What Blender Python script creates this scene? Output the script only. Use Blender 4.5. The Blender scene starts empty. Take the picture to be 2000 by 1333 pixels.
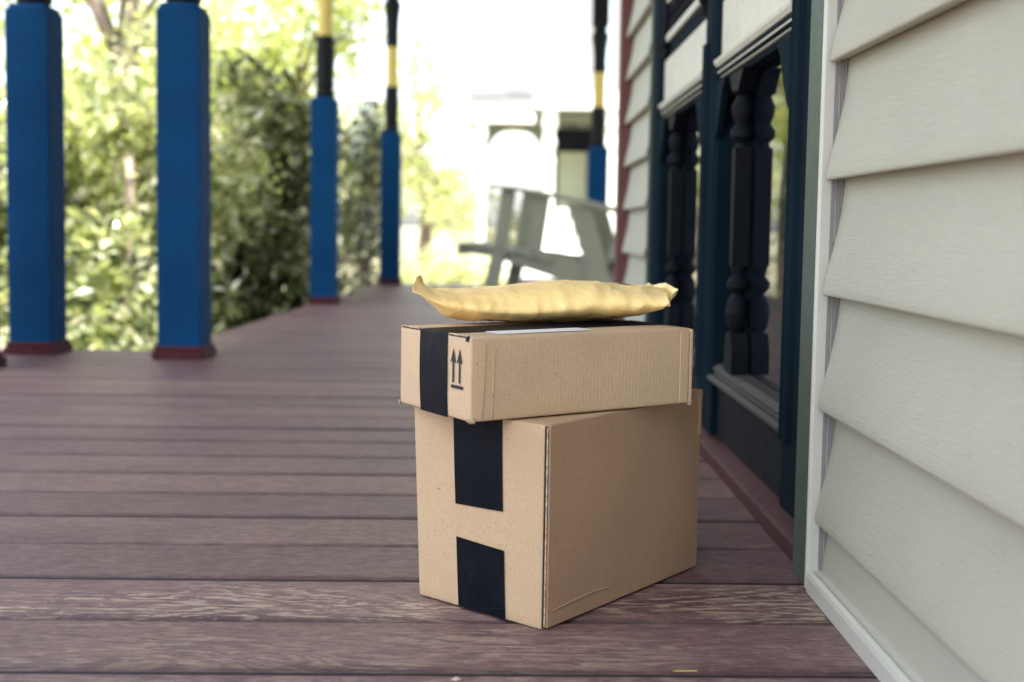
import bpy, bmesh, math, random
from mathutils import Vector, Matrix, noise
random.seed(7)
R = math.radians
scn = bpy.context.scene

# ------------------------------------------------------------------ camera
F_PX, CAM_H = 2270.0, 0.38
cam = bpy.data.cameras.new('camera'); cam_o = bpy.data.objects.new('camera', cam)
scn.collection.objects.link(cam_o); scn.camera = cam_o
cam.sensor_width = 36.0
cam.lens = F_PX / 2000.0 * 36.0
cam.shift_y = -(666.5 - 605.0) / 2000.0
cam.clip_start = 0.02; cam.clip_end = 3000
M = (Matrix.Rotation(R(-0.38), 4, 'Z') @ Matrix.Rotation(R(90 - 4.03), 4, 'X') @ Matrix.Rotation(R(0.92), 4, 'Z'))
cam_o.matrix_world = Matrix.Translation((0, 0, CAM_H)) @ M
cam.dof.use_dof = True
cam.dof.focus_distance = 1.16
cam.dof.aperture_fstop = 4.2
cam.dof.aperture_blades = 9
scn.render.resolution_x = 1024; scn.render.resolution_y = 682

# ------------------------------------------------------------------ light
SUN_EL, SUN_AZ = 64.0, 187.0          # azimuth of the sun, clockwise from +Y
w = bpy.data.worlds.new('World'); scn.world = w; w.use_nodes = True
nt = w.node_tree; bg = nt.nodes['Background']
sky = nt.nodes.new('ShaderNodeTexSky'); sky.sky_type = 'NISHITA'; sky.sun_disc = False
sky.sun_elevation = R(SUN_EL); sky.sun_rotation = R(SUN_AZ)
sky.air_density = 1.0; sky.dust_density = 2.5; sky.ozone_density = 1.0
hs = nt.nodes.new('ShaderNodeHueSaturation'); hs.inputs['Saturation'].default_value = .45
nt.links.new(sky.outputs[0], hs.inputs['Color']); nt.links.new(hs.outputs[0], bg.inputs[0]); bg.inputs[1].default_value = 0.15
sl = bpy.data.lights.new('sun', 'SUN'); sl.energy = 3.0; sl.angle = R(0.5); sl.color = (1, .95, .87)
so = bpy.data.objects.new('sun', sl); scn.collection.objects.link(so)
sd = Vector((math.sin(R(SUN_AZ)) * math.cos(R(SUN_EL)), math.cos(R(SUN_AZ)) * math.cos(R(SUN_EL)), math.sin(R(SUN_EL))))
so.rotation_euler = sd.to_track_quat('Z', 'Y').to_euler(); so.location = (0, 0, 12)
scn.view_settings.view_transform = 'Standard'; scn.view_settings.look = 'None'
scn.view_settings.exposure = 2.05; scn.view_settings.gamma = 1.0

# ------------------------------------------------------------------ helpers
C = scn.collection
class MB:
    """collects shapes for ONE mesh"""
    def __init__(s): s.v = []; s.f = []; s.c = None
    def add(s, vs, fs):
        n = len(s.v); s.v += [tuple(p) for p in vs]; s.f += [tuple(i + n for i in f) for f in fs]
    def box(s, x0, y0, z0, x1, y1, z1):
        s.add([(x0,y0,z0),(x1,y0,z0),(x1,y1,z0),(x0,y1,z0),(x0,y0,z1),(x1,y0,z1),(x1,y1,z1),(x0,y1,z1)],
              [(0,3,2,1),(4,5,6,7),(0,1,5,4),(1,2,6,5),(2,3,7,6),(3,0,4,7)])
    def prism(s, poly, a0, a1, axis='y'):
        """poly in the plane across the axis, extruded from a0 to a1"""
        def P(p, a):
            return (p[0], a, p[1]) if axis == 'y' else ((a, p[0], p[1]) if axis == 'x' else (p[0], p[1], a))
        n = len(poly)
        vs = [P(p, a0) for p in poly] + [P(p, a1) for p in poly]
        fs = [tuple(range(n)), tuple(range(2*n-1, n-1, -1))] + [(i, i+n, (i+1) % n + n, (i+1) % n) for i in range(n)]
        s.add(vs, fs)
    def lathe(s, prof, cx, cy, n=24):
        vs = []
        for r, z in prof:
            for k in range(n):
                a = 2*math.pi*k/n; vs.append((cx + r*math.cos(a), cy + r*math.sin(a), z))
        fs = []
        for i in range(len(prof)-1):
            for k in range(n):
                k2 = (k+1) % n; fs.append((i*n+k, i*n+k2, (i+1)*n+k2, (i+1)*n+k))
        fs.append(tuple(reversed(range(n)))); fs.append(tuple((len(prof)-1)*n + k for k in range(n)))
        s.add(vs, fs)
    def tube(s, pts, rad, n=8):
        pts = [Vector(p) for p in pts]
        if not isinstance(rad, (list, tuple)): rad = [rad]*len(pts)
        vs = []
        for i, p in enumerate(pts):
            d = (pts[min(i+1, len(pts)-1)] - pts[max(i-1, 0)]).normalized()
            a = d.orthogonal().normalized(); b = d.cross(a)
            for k in range(n):
                t = 2*math.pi*k/n; vs.append(p + (a*math.cos(t) + b*math.sin(t))*rad[i])
        fs = []
        for i in range(len(pts)-1):
            for k in range(n):
                k2 = (k+1) % n; fs.append((i*n+k, i*n+k2, (i+1)*n+k2, (i+1)*n+k))
        fs.append(tuple(reversed(range(n)))); fs.append(tuple((len(pts)-1)*n+k for k in range(n)))
        s.add(vs, fs)
    def build(s, name, mat, parent=None, bevel=0, smooth=False, seg=2, fix=True):
        me = bpy.data.meshes.new(name); me.from_pydata(s.v, [], s.f)
        if fix:
            bm = bmesh.new(); bm.from_mesh(me)
            bmesh.ops.recalc_face_normals(bm, faces=bm.faces); bm.to_mesh(me); bm.free()
        me.materials.append(mat)
        if s.c is not None:
            at = me.color_attributes.new('tint', 'FLOAT_COLOR', 'CORNER')
            buf = []
            for p in me.polygons:
                c = s.c[p.index]
                for _ in range(p.loop_total): buf += [c[0], c[1], c[2], c[3] if len(c) > 3 else 1.0]
            at.data.foreach_set('color', buf)
        if smooth:
            for p in me.polygons: p.use_smooth = True
        o = bpy.data.objects.new(name, me); C.objects.link(o)
        if parent: o.parent = parent
        if bevel:
            m = o.modifiers.new('bevel', 'BEVEL'); m.width = bevel; m.segments = seg; m.limit_method = 'ANGLE'; m.angle_limit = R(40)
        return o
def empty(name, loc=(0,0,0), rz=0):
    o = bpy.data.objects.new(name, None); C.objects.link(o); o.location = loc; o.rotation_euler = (0,0,rz)
    o.empty_display_size = .05
    return o
def tag(o, label=None, cat=None, group=None, kind=None):
    if label: o['label'] = label
    if cat: o['category'] = cat
    if group: o['group'] = group
    if kind: o['kind'] = kind
    return o
def copy_tree(o, parent=None):
    c = o.copy(); C.objects.link(c); c.parent = parent
    for ch in list(o.children):
        copy_tree(ch, c)
    return c

# ------------------------------------------------------------------ materials
class NT:
    def __init__(s, name):
        s.m = bpy.data.materials.new(name); s.m.use_nodes = True; s.t = s.m.node_tree
        s.b = s.t.nodes['Principled BSDF']; s.out = s.t.nodes['Material Output']
    def n(s, ty, **k):
        o = s.t.nodes.new(ty)
        for a, v in k.items(): setattr(o, a, v)
        return o
    def l(s, a, b): s.t.links.new(a, b)
    def coord(s, scale=(1,1,1), rot=(0,0,0), kind='Object'):
        tc = s.n('ShaderNodeTexCoord'); mp = s.n('ShaderNodeMapping'); mp.inputs['Scale'].default_value = scale
        mp.inputs['Rotation'].default_value = rot
        s.l(tc.outputs[kind], mp.inputs[0]); return mp.outputs[0]
    def noise(s, vec, scale=5, detail=4, rough=.5, dist=0):
        o = s.n('ShaderNodeTexNoise'); s.l(vec, o.inputs['Vector'])
        o.inputs['Scale'].default_value = scale; o.inputs['Detail'].default_value = detail
        o.inputs['Roughness'].default_value = rough; o.inputs['Distortion'].default_value = dist
        return o.outputs['Fac']
    def ramp(s, fac, stops):
        o = s.n('ShaderNodeValToRGB'); e = o.color_ramp.elements
        while len(e) < len(stops): e.new(.5)
        for i, (p, c) in enumerate(stops):
            e[i].position = p; e[i].color = (c if len(c) == 4 else (*c, 1)) if not isinstance(c, (int, float)) else (c, c, c, 1)
        s.l(fac, o.inputs[0]); return o.outputs[0]
    def mix(s, fac, a, b, mode='MIX'):
        o = s.n('ShaderNodeMix'); o.data_type = 'RGBA'; o.blend_type = mode
        for i, v in ((0, fac), (6, a), (7, b)):
            if isinstance(v, (int, float)): o.inputs[i].default_value = v if i == 0 else (v, v, v, 1)
            elif isinstance(v, tuple): o.inputs[i].default_value = v if len(v) == 4 else (*v, 1)
            else: s.l(v, o.inputs[i])
        return o.outputs[2]
    def math(s, op, a, b=0.0):
        o = s.n('ShaderNodeMath'); o.operation = op
        for i, v in ((0, a), (1, b)):
            if isinstance(v, (int, float)): o.inputs[i].default_value = v
            else: s.l(v, o.inputs[i])
        return o.outputs[0]
    def bump(s, h, strength=.3, dist=.001, prev=None):
        o = s.n('ShaderNodeBump'); o.inputs['Strength'].default_value = strength; o.inputs['Distance'].default_value = dist
        s.l(h, o.inputs['Height'])
        if prev: s.l(prev, o.inputs['Normal'])
        return o.outputs[0]
    def set(s, **k):
        for a, v in k.items():
            i = s.b.inputs[a.replace('_', ' ')]
            if isinstance(v, (int, float)): i.default_value = v
            elif isinstance(v, tuple): i.default_value = (*v, 1) if len(v) == 3 else v
            else: s.l(v, i)
        return s

def paint(name, col, rough=.5, var=.12, bump=.25, bscale=60, dirt=None, spec=.5):
    m = NT(name); v = m.coord()
    n1 = m.noise(v, 6, 5, .6); n2 = m.noise(v, 45, 4, .6)
    c = m.mix(m.ramp(n1, [(.3, 0), (.7, 1)]), tuple(x*(1-var) for x in col), tuple(min(1, x*(1+var)) for x in col))
    if dirt:
        c = m.mix(m.ramp(n2, [(.62, 0), (.74, .6)]), c, dirt)
    nb = m.noise(v, bscale, 4, .6)
    m.set(Base_Color=c, Roughness=m.ramp(n2, [(0, rough-.08), (1, rough+.12)]), Normal=m.bump(nb, bump, .0008)); m.b.inputs['Specular IOR Level'].default_value = spec
    return m.m

def mat_cardboard(name, col=(.475, .345, .220), axis='z'):
    m = NT(name); v = m.coord()
    fib = m.noise(v, 420, 3, .7); sp = m.noise(m.coord((1,1,2.5)), 900, 2, .5); big = m.noise(v, 9, 4, .55)
    cor = m.n('ShaderNodeTexWave'); cor.wave_type = 'BANDS'; cor.bands_direction = 'DIAGONAL' if axis == 'd' else 'X'
    vm = m.coord((1, 1, 0)); m.l(vm, cor.inputs[0]); cor.inputs['Scale'].default_value = 70; cor.inputs['Distortion'].default_value = 1.2; cor.inputs['Detail'].default_value = 2; cor.inputs['Detail Scale'].default_value = 3
    c = m.mix(m.ramp(big, [(.3, 0), (.7, 1)]), tuple(x*.93 for x in col), tuple(x*1.06 for x in col))
    c = m.mix(m.ramp(fib, [(.35, .55), (.5, 0)]), c, tuple(x*.72 for x in col))
    c = m.mix(m.ramp(sp, [(.62, 0), (.7, .5)]), c, tuple(min(1, x*1.3) for x in col))
    dk = m.noise(v, 230, 1, .4)
    c = m.mix(m.ramp(dk, [(.765, 0), (.79, .7)]), c, (.09, .055, .03))
    c = m.mix(m.math('MULTIPLY', cor.outputs['Fac'], .05), c, tuple(x*.7 for x in col))
    b = m.bump(cor.outputs['Fac'], .09, .0007); b = m.bump(fib, .14, .0004, b); b = m.bump(big, .35, .004, b)
    m.set(Base_Color=c, Roughness=.82, Normal=b); m.b.inputs['Specular IOR Level'].default_value = .25
    return m.m
M_card = mat_cardboard('cardboard'); M_card2 = mat_cardboard('cardboard_shaded', (.40, .262, .172))  # second tone darkened to paint shade onto the big box's right side
def mat_edge():
    m = NT('cardboard_cut_edge'); v = m.coord(); n = m.noise(v, 300, 2, .5)
    m.set(Base_Color=m.ramp(n, [(.35, (.30, .20, .12)), (.65, (.62, .50, .36))]), Roughness=.9); return m.m
M_edge = mat_edge()
M_card3 = mat_cardboard('cardboard_light', (.52, .385, .256))
def mat_tape():
    m = NT('black_tape'); v = m.coord((1,1,1)); 
    n = m.noise(v, 35, 5, .6, .5)
    vo = m.n('ShaderNodeTexVoronoi'); vo.feature = 'DISTANCE_TO_EDGE'; m.l(m.coord((1,1,.55), (R(35), R(20), 0)), vo.inputs[0]); vo.inputs['Scale'].default_value = 26
    cr = m.ramp(vo.outputs['Distance'], [(0, 1), (.012, 0)])
    c = m.mix(m.ramp(n, [(.35, 0), (.7, 1)]), (.0012, .0025, .006), (.0035, .0055, .011))
    c = m.mix(m.math('MULTIPLY', cr, .08), c, (.035, .038, .05))
    b = m.bump(cr, .25, .0006); b = m.bump(n, .3, .002, b)
    m.set(Base_Color=c, Roughness=m.ramp(n, [(.3, .42), (.7, .65)]), Normal=b); m.b.inputs['Specular IOR Level'].default_value = .12
    return m.m
M_tape = mat_tape()
M_ink = paint('black_ink', (.012, .013, .018), .7, .05, 0)
def mat_paperlabel():
    m = NT('white_label'); m.set(Base_Color=(.78, .78, .8), Roughness=.5); return m.m
M_label = mat_paperlabel()
def mat_kraft():
    m = NT('yellow_kraft_paper'); v = m.coord()
    n = m.noise(v, 14, 6, .6); f = m.noise(m.coord((1, 6, 1)), 240, 3, .6)
    c = m.mix(m.ramp(n, [(.3, 0), (.7, 1)]), (.97, .68, .26), (.98, .77, .35))
    c = m.mix(m.ramp(f, [(.4, .25), (.6, 0)]), c, (.84, .60, .29))
    vo = m.n('ShaderNodeTexVoronoi'); vo.feature = 'DISTANCE_TO_EDGE'
    wob = m.n('ShaderNodeVectorMath'); wob.operation = 'ADD'; nn = m.n('ShaderNodeTexNoise'); m.l(v, nn.inputs[0]); nn.inputs['Scale'].default_value = 22
    sc = m.n('ShaderNodeVectorMath'); sc.operation = 'SCALE'; m.l(nn.outputs['Color'], sc.inputs[0]); sc.inputs['Scale'].default_value = .04
    m.l(v, wob.inputs[0]); m.l(sc.outputs[0], wob.inputs[1]); m.l(wob.outputs[0], vo.inputs[0]); vo.inputs['Scale'].default_value = 17
    cr = m.ramp(vo.outputs['Distance'], [(0, 1), (.05, 0)])
    b = m.bump(cr, .17, .003); b = m.bump(n, .22, .004, b); b = m.bump(f, .06, .0004, b)
    m.set(Base_Color=c, Roughness=.48, Normal=b); m.b.inputs['Specular IOR Level'].default_value = .4
    return m.m
M_kraft = mat_kraft()

def mat_deck():
    m = NT('weathered_deck_boards')
    at = m.n('ShaderNodeAttribute'); at.attribute_name = 'tint'
    sx = m.n('ShaderNodeSeparateColor'); m.l(at.outputs['Color'], sx.inputs[0])
    tc = m.n('ShaderNodeTexCoord')
    off = m.n('ShaderNodeCombineXYZ'); m.l(m.math('MULTIPLY', sx.outputs[1], 37.0), off.inputs[0]); m.l(m.math('MULTIPLY', sx.outputs[1], 91.0), off.inputs[2])
    ad = m.n('ShaderNodeVectorMath'); ad.operation = 'ADD'; m.l(tc.outputs['Object'], ad.inputs[0]); m.l(off.outputs[0], ad.inputs[1])
    def mp(sc):
        o = m.n('ShaderNodeMapping'); o.inputs['Scale'].default_value = sc; m.l(ad.outputs[0], o.inputs[0]); return o.outputs[0]
    grain = m.noise(mp((1, 13, 1)), 26, 6, .68, .9)
    fine = m.noise(mp((1, 11, 1)), 110, 4, .75, .3)
    blot = m.noise(mp((1, 2.0, 1)), 4.2, 5, .6, .4)
    hue = m.noise(mp((1, 1.6, 1)), 2.1, 3, .5)
    mid = m.noise(mp((1, 1.5, 1)), 60, 5, .7)
    base = m.mix(m.ramp(blot, [(.28, 0), (.72, 1)]), (.140, .072, .080), (.335, .222, .205))
    base = m.mix(m.ramp(hue, [(.46, 0), (.66, .4)]), base, (.29, .19, .125))
    base = m.mix(m.ramp(hue, [(.30, .6), (.45, 0)]), base, (.20, .105, .122))
    base = m.mix(m.ramp(grain, [(.36, .75), (.54, 0)]), base, (.055, .028, .040))
    base = m.mix(m.ramp(fine, [(.38, .5), (.52, 0)]), base, (.07, .038, .048))
    base = m.mix(m.ramp(mid, [(.48, 0), (.72, .5)]), base, (.42, .30, .27))
    iso = m.noise(mp((1, 5.0, 1)), 3.2, 3, .45, .6)
    ring = m.math('SINE', m.math('MULTIPLY', iso, 95.0))
    ring01 = m.math('MULTIPLY_ADD', ring, .5); ring01.node.inputs[2].default_value = .5
    base = m.mix(m.ramp(ring01, [(.0, .28), (.35, 0)]), base, (.09, .048, .06))
    # paint worn through to pale wood along the grain, in patches of some boards
    patch = m.noise(mp((1, 3, 1)), 3.6, 3, .5)
    wear = m.math('MULTIPLY', m.ramp(patch, [(.44, 0), (.54, 1)]), m.ramp(sx.outputs[2], [(.25, 0), (.8, 1)]))
    flk = m.noise(mp((1, 5.5, 1)), 17, 6, .68, 2.4)
    fl2 = m.math('MULTIPLY_ADD', ring01, .16); m.t.links.new(flk, fl2.node.inputs[2])
    flakes = m.math('MULTIPLY', m.ramp(fl2, [(.625, 0), (.645, 1)]), wear)
    base = m.mix(m.math('MULTIPLY', flakes, .6), base, (.55, .46, .34))
    spk = m.noise(mp((1, 2.2, 1)), 190, 2, .5)
    base = m.mix(m.ramp(spk, [(.715, 0), (.75, .7)]), base, (.60, .54, .46))
    tintmul = m.ramp(sx.outputs[0], [(0, (.80, .78, .82)), (1, (1.14, 1.12, 1.08))])
    base = m.mix(1.0, base, tintmul, 'MULTIPLY')
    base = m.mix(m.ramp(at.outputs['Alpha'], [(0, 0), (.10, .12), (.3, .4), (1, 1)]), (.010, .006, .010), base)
    b = m.bump(grain, .60, .0026); b = m.bump(fine, .5, .0011, b); b = m.bump(flakes, .3, .0006, b)
    rough = m.ramp(blot, [(.2, .36), (.8, .52)])
    m.set(Base_Color=base, Roughness=rough, Normal=b); m.b.inputs['Specular IOR Level'].default_value = .42
    return m.m
M_deck = mat_deck()

def mat_siding():
    m = NT('vinyl_siding')
    v = m.coord((1, 1, 9)); 
    g = m.noise(m.coord((1, .20, 1.6)), 210, 5, .6, 1.0); big = m.noise(m.coord(), 4, 4, .5); st = m.noise(m.coord((1, 1, 1)), 30, 5, .6)
    c = m.mix(m.ramp(big, [(.3, 0), (.7, 1)]), (.362, .360, .295), (.408, .406, .333))
    c = m.mix(m.ramp(st, [(.60, 0), (.78, .35)]), c, (.40, .37, .29))
    spk = m.noise(m.coord(), 170, 1, .4)
    c = m.mix(m.ramp(spk, [(.79, 0), (.81, .6)]), c, (.15, .13, .12))
    m.set(Base_Color=c, Roughness=.46, Normal=m.bump(m.ramp(g, [(.36, 0), (.60, 1)]), .42, .0008)); m.b.inputs['Specular IOR Level'].default_value = .4
    return m.m
M_siding = mat_siding()
M_siding2 = paint('vinyl_siding_smooth', (.41, .41, .345), .55, .05, .1)
M_cream = paint('cream_trim', (.50, .505, .45), .38, .05, .12, 30)
M_sage = paint('sage_trim', (.060, .085, .070), .5, .10, .3, 40, spec=.3)
M_navy = paint('navy_paint', (.0020, .009, .016), .8, .25, .7, 70, dirt=(.008, .015, .022), spec=.08)
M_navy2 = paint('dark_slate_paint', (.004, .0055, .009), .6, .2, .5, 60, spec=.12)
M_taupe = paint('grey_green_paint', (.56, .56, .48), .5, .12, .5, 70, dirt=(.16, .15, .13))
M_taupe2 = paint('weathered_sill_paint', (.055, .055, .047), .6, .2, .5, 70, dirt=(.04, .04, .035), spec=.25)
M_rib = paint('channel_shadow_vinyl', (.20, .19, .20), .5, .05, .1)  # vinyl tone darkened to stand in for shade inside the channel
M_blue = paint('blue_post_paint', (.0010, .043, .130), .75, .16, .35, 55, dirt=(.002, .036, .10), spec=.12)
M_black = paint('black_green_paint', (.003, .005, .007), .6, .2, .4, 60, spec=.25)
M_yellow = paint('yellow_paint', (.62, .50, .12), .45, .05, .2)
M_red = paint('oxblood_paint', (.055, .009, .014), .6, .2, .5, 50, dirt=(.13, .07, .08), spec=.2)
M_redsill = paint('dark_oxblood_sill', (.050, .014, .017), .6, .2, .5, 60, dirt=(.11, .06, .07), spec=.25)
M_redboard = paint('brick_red_trim', (.11, .030, .028), .5, .1, .2)
M_chair = paint('sage_chair_paint', (.285, .30, .215), .5, .06, .2)
M_white = paint('white_house_paint', (.80, .80, .78), .6, .04, .1)
M_palewall = paint('pale_grey_house_paint', (.235, .238, .248), .7, .04, .1)
M_greywin2 = paint('pale_blind', (.205, .21, .22), .7, .05, .1)
M_shadegreen = paint('shaded_trim', (.10, .10, .065), .6, .1, .1)  # dark olive stands in for shade on the neighbour's porch valances
M_greywin = paint('pale_shutter', (.42, .5, .62), .6, .1, .1)
M_roof = paint('grey_shingle', (.28, .28, .30), .8, .2, .5, 20)
M_ceil = paint('ceiling_boards', (.25, .27, .27), .6, .05, .1)
def mat_glass():
    m = NT('dark_window_glass'); v = m.coord(); n = m.noise(v, 3.0, 2, .5); s = m.noise(m.coord(), 60, 4, .6)
    m.set(Base_Color=(.006, .008, .012), Roughness=m.ramp(s, [(.4, .015), (.8, .06)]), Normal=m.bump(n, .25, .004))
    m.b.inputs['IOR'].default_value = 1.5; m.b.inputs['Specular IOR Level'].default_value = .5
    return m.m
M_glass = mat_glass()
def mat_leaf(name, cols, trans=.4, rough=.32):
    m = NT(name); at = m.n('ShaderNodeAttribute'); at.attribute_name = 'tint'
    sx = m.n('ShaderNodeSeparateColor'); m.l(at.outputs['Color'], sx.inputs[0])
    st = [(.95*i/(len(cols)-1), c) for i, c in enumerate(cols)] + [(1.0, (.88, .88, .80))]  # last stop is near-white, for leaves coloured as sun glints
    c = m.ramp(sx.outputs[0], st)
    m.set(Base_Color=c, Roughness=rough); m.b.inputs['Specular IOR Level'].default_value = .6
    tr = m.n('ShaderNodeBsdfTranslucent'); m.l(m.mix(1.0, c, (1.6, 1.7, .8), 'MULTIPLY'), tr.inputs[0])
    mx = m.n('ShaderNodeMixShader'); mx.inputs[0].default_value = trans
    m.l(m.b.outputs[0], mx.inputs[1]); m.l(tr.outputs[0], mx.inputs[2]); m.l(mx.outputs[0], m.out.inputs[0])
    return m.m
L_olive = mat_leaf('olive_leaves', [(.010,.016,.007), (.04,.058,.024), (.20,.225,.125), (.22,.24,.13), (.50,.48,.36)], .35, .14)
L_pale = mat_leaf('pale_leaves', [(.025,.035,.015), (.18,.21,.11), (.42,.45,.28), (.38,.39,.25), (.66,.62,.52)], .45, .15)
L_dark = mat_leaf('dark_leaves', [(.010,.020,.013), (.022,.040,.022), (.04,.06,.03), (.22,.25,.16)], .25, .15)
L_yellow = mat_leaf('yellow_green_leaves', [(.16,.20,.06), (.28,.32,.10), (.38,.40,.14), (.46,.44,.20)], .55)
L_far = mat_leaf('overexposed_leaves', [(.30,.32,.20), (.42,.43,.28), (.52,.52,.36), (.6,.58,.42)], .5)  # leaf tones lightened to paint in an overexposed distance
M_bark = paint('bark', (.13, .10, .075), .85, .3, .8, 25)
M_palewood = paint('pale_stake_wood', (.42, .33, .27), .7, .1, .3)
def mat_ground():
    m = NT('lawn_ground'); v = m.coord(); n = m.noise(v, .5, 5, .6); f = m.noise(v, 14, 5, .7)
    c = m.mix(m.ramp(n, [(.35, 0), (.65, 1)]), (.27, .27, .15), (.42, .38, .26))
    c = m.mix(m.ramp(f, [(.4, .4), (.6, 0)]), c, (.17, .17, .09))
    m.set(Base_Color=c, Roughness=.9, Normal=m.bump(f, .6, .03)); return m.m
M_ground = mat_ground()

# ------------------------------------------------------------------ ground
g = MB(); N = 40
for j in range(N+1):
    for i in range(N+1):
        u = (i/N*2-1); v_ = (j/N*2-1)
        x = math.copysign(abs(u)**2.6*900, u); y = math.copysign(abs(v_)**2.6*900, v_) + 8
        d = math.hypot(x, y)
        z = -.5 + (0 if d < 12 else .35*noise.noise(Vector((x*.03, y*.03, 0)))*min(1, (d-12)/20))
        g.v.append((x, y, z))
g.f = [(j*(N+1)+i, j*(N+1)+i+1, (j+1)*(N+1)+i+1, (j+1)*(N+1)+i) for j in range(N) for i in range(N)]
tag(g.build('ground', M_ground, smooth=True), kind='structure')

# ------------------------------------------------------------------ porch floor, board by board in one mesh
PITCH = .132
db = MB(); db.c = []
def edge_x(y): return -1.17 + .045*y
def board(x0, x1, y0, y1, k):
    rnd = random.Random(k*13+5)
    t = (rnd.random(), rnd.random(), rnd.random()*.36)
    if k == 1: t = (.62, .31, 1.0)      # board with the worn streaks
    if k == 0: t = (.42, .77, .50)
    if k == -1: t = (.2, .5, .5)
    b = .0022; z1 = .0 + rnd.uniform(-.0009, .0006); z0 = -.025; gap = rnd.uniform(.0030, .0042)
    y0 += gap; y1 -= gap; sk = .02
    ew = rnd.uniform(.7, 1.5)
    prof = [(y0, z0), (y0, z1-.0050), (y0+.0032, z1-.0030), (y0+.0060*ew, z1-.0014), (y0+.0100*ew, z1-.0004), (y0+.015*ew, z1), (y1-b, z1), (y1-b*.35, z1-b*.35), (y1, z1-b), (y1, z0)]
    # subdivide along x so the edges can wander a little
    nseg = max(2, int((x1-x0)/.12)); n0 = len(db.v); m = len(prof)
    for i in range(nseg+1):
        x = x0 + (x1-x0)*i/nseg
        wv = noise.noise(Vector((x*1.7, k*3.1, 0)))*.0011
        for (py, pz) in prof: db.v.append((x, py + sk*x + wv*(1 if py > (y0+y1)/2 else -1), pz + noise.noise(Vector((x*2.1, k*5.7, 3)))*.0006))
    for i in range(nseg):
        for j in range(m-1):
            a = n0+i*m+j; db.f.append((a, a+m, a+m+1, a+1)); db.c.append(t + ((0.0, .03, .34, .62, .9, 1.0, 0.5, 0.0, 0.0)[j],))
        a = n0+i*m; db.f.append((a, a+m-1, a+2*m-1, a+m)); db.c.append(t)
    db.f.append(tuple(n0+j for j in range(m))); db.c.append(t)
    db.f.append(tuple(n0+nseg*m+m-1-j for j in range(m))); db.c.append(t)
for k in range(-26, 62):
    y0 = .966 + PITCH*k; y1 = y0 + PITCH; ym = (y0+y1)/2
    if ym < 3.42: xa = -3.4
    elif ym < 7.68: xa = edge_x(ym)
    elif ym < 8.85: xa = .05
    else: continue
    xb = .375 if ym < 3.36 else 2.6
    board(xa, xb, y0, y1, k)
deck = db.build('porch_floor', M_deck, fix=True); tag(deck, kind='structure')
# ------------------------------------------------------------------ porch posts
def make_post():
    root = empty('porch_post')
    h = .060
    b = MB()
    b.box(-h, -h, .028, h, h, .962)
    b.prism([(-h, .962), (h, .962), (h-.011, .980), (-h+.011, .980)], -h+.011, h-.011, 'y')
    b.prism([(-h, .962), (h, .962), (h-.011, .980), (-h+.011, .980)], -h+.011, h-.011, 'x')
    b.build('block', M_blue, root, bevel=.003)
    t = MB(); t.box(-h-.013, -h-.013, 0.0, h+.013, h+.013, .020); t.box(-h-.007, -h-.007, .020, h+.007, h+.007, .034)
    t.build('base_trim', M_red, root, bevel=.003)
    lo = MB(); lo.lathe([(.042, .95), (.042, .985), (.049, .99), (.049, 1.005), (.042, 1.01), (.042, 1.03), (.048, 1.036), (.048, 1.048), (.042, 1.054),
                         (.044, 1.10), (.047, 1.16), (.044, 1.19), (.048, 1.195), (.048, 1.207), (.042, 1.213), (.044, 1.25), (.042, 1.268)], 0, 0)
    lo.build('turned_shaft', M_black, root, smooth=False)
    ye = MB(); ye.lathe([(.040, 1.2685), (.037, 1.29), (.037, 1.50), (.040, 1.52)], 0, 0); ye.build('painted_band', M_yellow, root, smooth=False)
    up = MB(); up.lathe([(.042, 1.5205), (.040, 1.60), (.044, 1.70), (.054, 1.78), (.054, 1.80), (.042, 1.81), (.042, 1.86)], 0, 0)
    up.box(-.05, -.05, 1.8605, .05, .05, 2.6)
    up.build('turned_shaft', M_black, root)
    return root
POSTS = [((-1.338, 3.335), 'blue square porch post with oxblood foot, leftmost full post beside the shrubs'),
         ((-.904, 3.285), 'blue square porch post with oxblood foot, second from left, right of the stake'),
         ((-.868, 5.59), 'blue post with black and yellow turned top, nearer of the two narrow posts'),
         ((-.745, 7.56), 'blue porch post with black and yellow top at the far left corner of the porch'),
         ((.672, 8.62), 'farthest porch post, black with a yellow band, standing behind the chair back'),
         ((-1.378, 2.975), 'porch post cut off by the left edge of the picture, only its dark foot showing')]
post = make_post()
for i, ((x, y), lab) in enumerate(POSTS):
    o = post if i == 0 else copy_tree(post)
    o.location = (x, y, 0.0008); o.scale = (1, 1, 1) if i < 3 or i == 5 else ((1.05, 1.05, 1) if i == 3 else (1.22, 1.22, 1)); o.rotation_euler = (0, 0, R(random.uniform(-.6, .6)))
    tag(o, lab, 'porch post', 'blue posts along the porch edge')

# ------------------------------------------------------------------ own house: siding, doors, roof
house = empty('house', (.33, 1.2, 0)); tag(house, 'porch wall of beige clapboard siding with dark panelled screen doors on the right', 'house')
HX, HY = .33, 1.2
def hb(mb, name, mat, parent=None, **k):
    mb.v = [(x-HX, y-HY, z) for x, y, z in mb.v]
    if parent is not None: mb.v = [(x - parent.location.x, y - parent.location.y, z - parent.location.z) for x, y, z in mb.v]
    return mb.build(name, mat, parent or house, **k)
LAP = .1197
def lap_profile(zb, xo, h=LAP, lip=.0045, d=.0195):
    """outer surface of one course from the rolled lip up, concave near the top; x grows into the wall"""
    pts = [(xo+d*.9, zb+.0035), (xo+.008, zb+.0004), (xo+.0016, zb), (xo+.0004, zb+.0010), (xo, zb+.0032)]
    for t in (.06, .14, .24, .36, .48, .60, .72, .84, .94, 1.0):
        pts.append((xo + d*(math.sin(t*math.pi/2)**1.25)*.98, zb + .003 + (h+.002)*t))
    return pts
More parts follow.
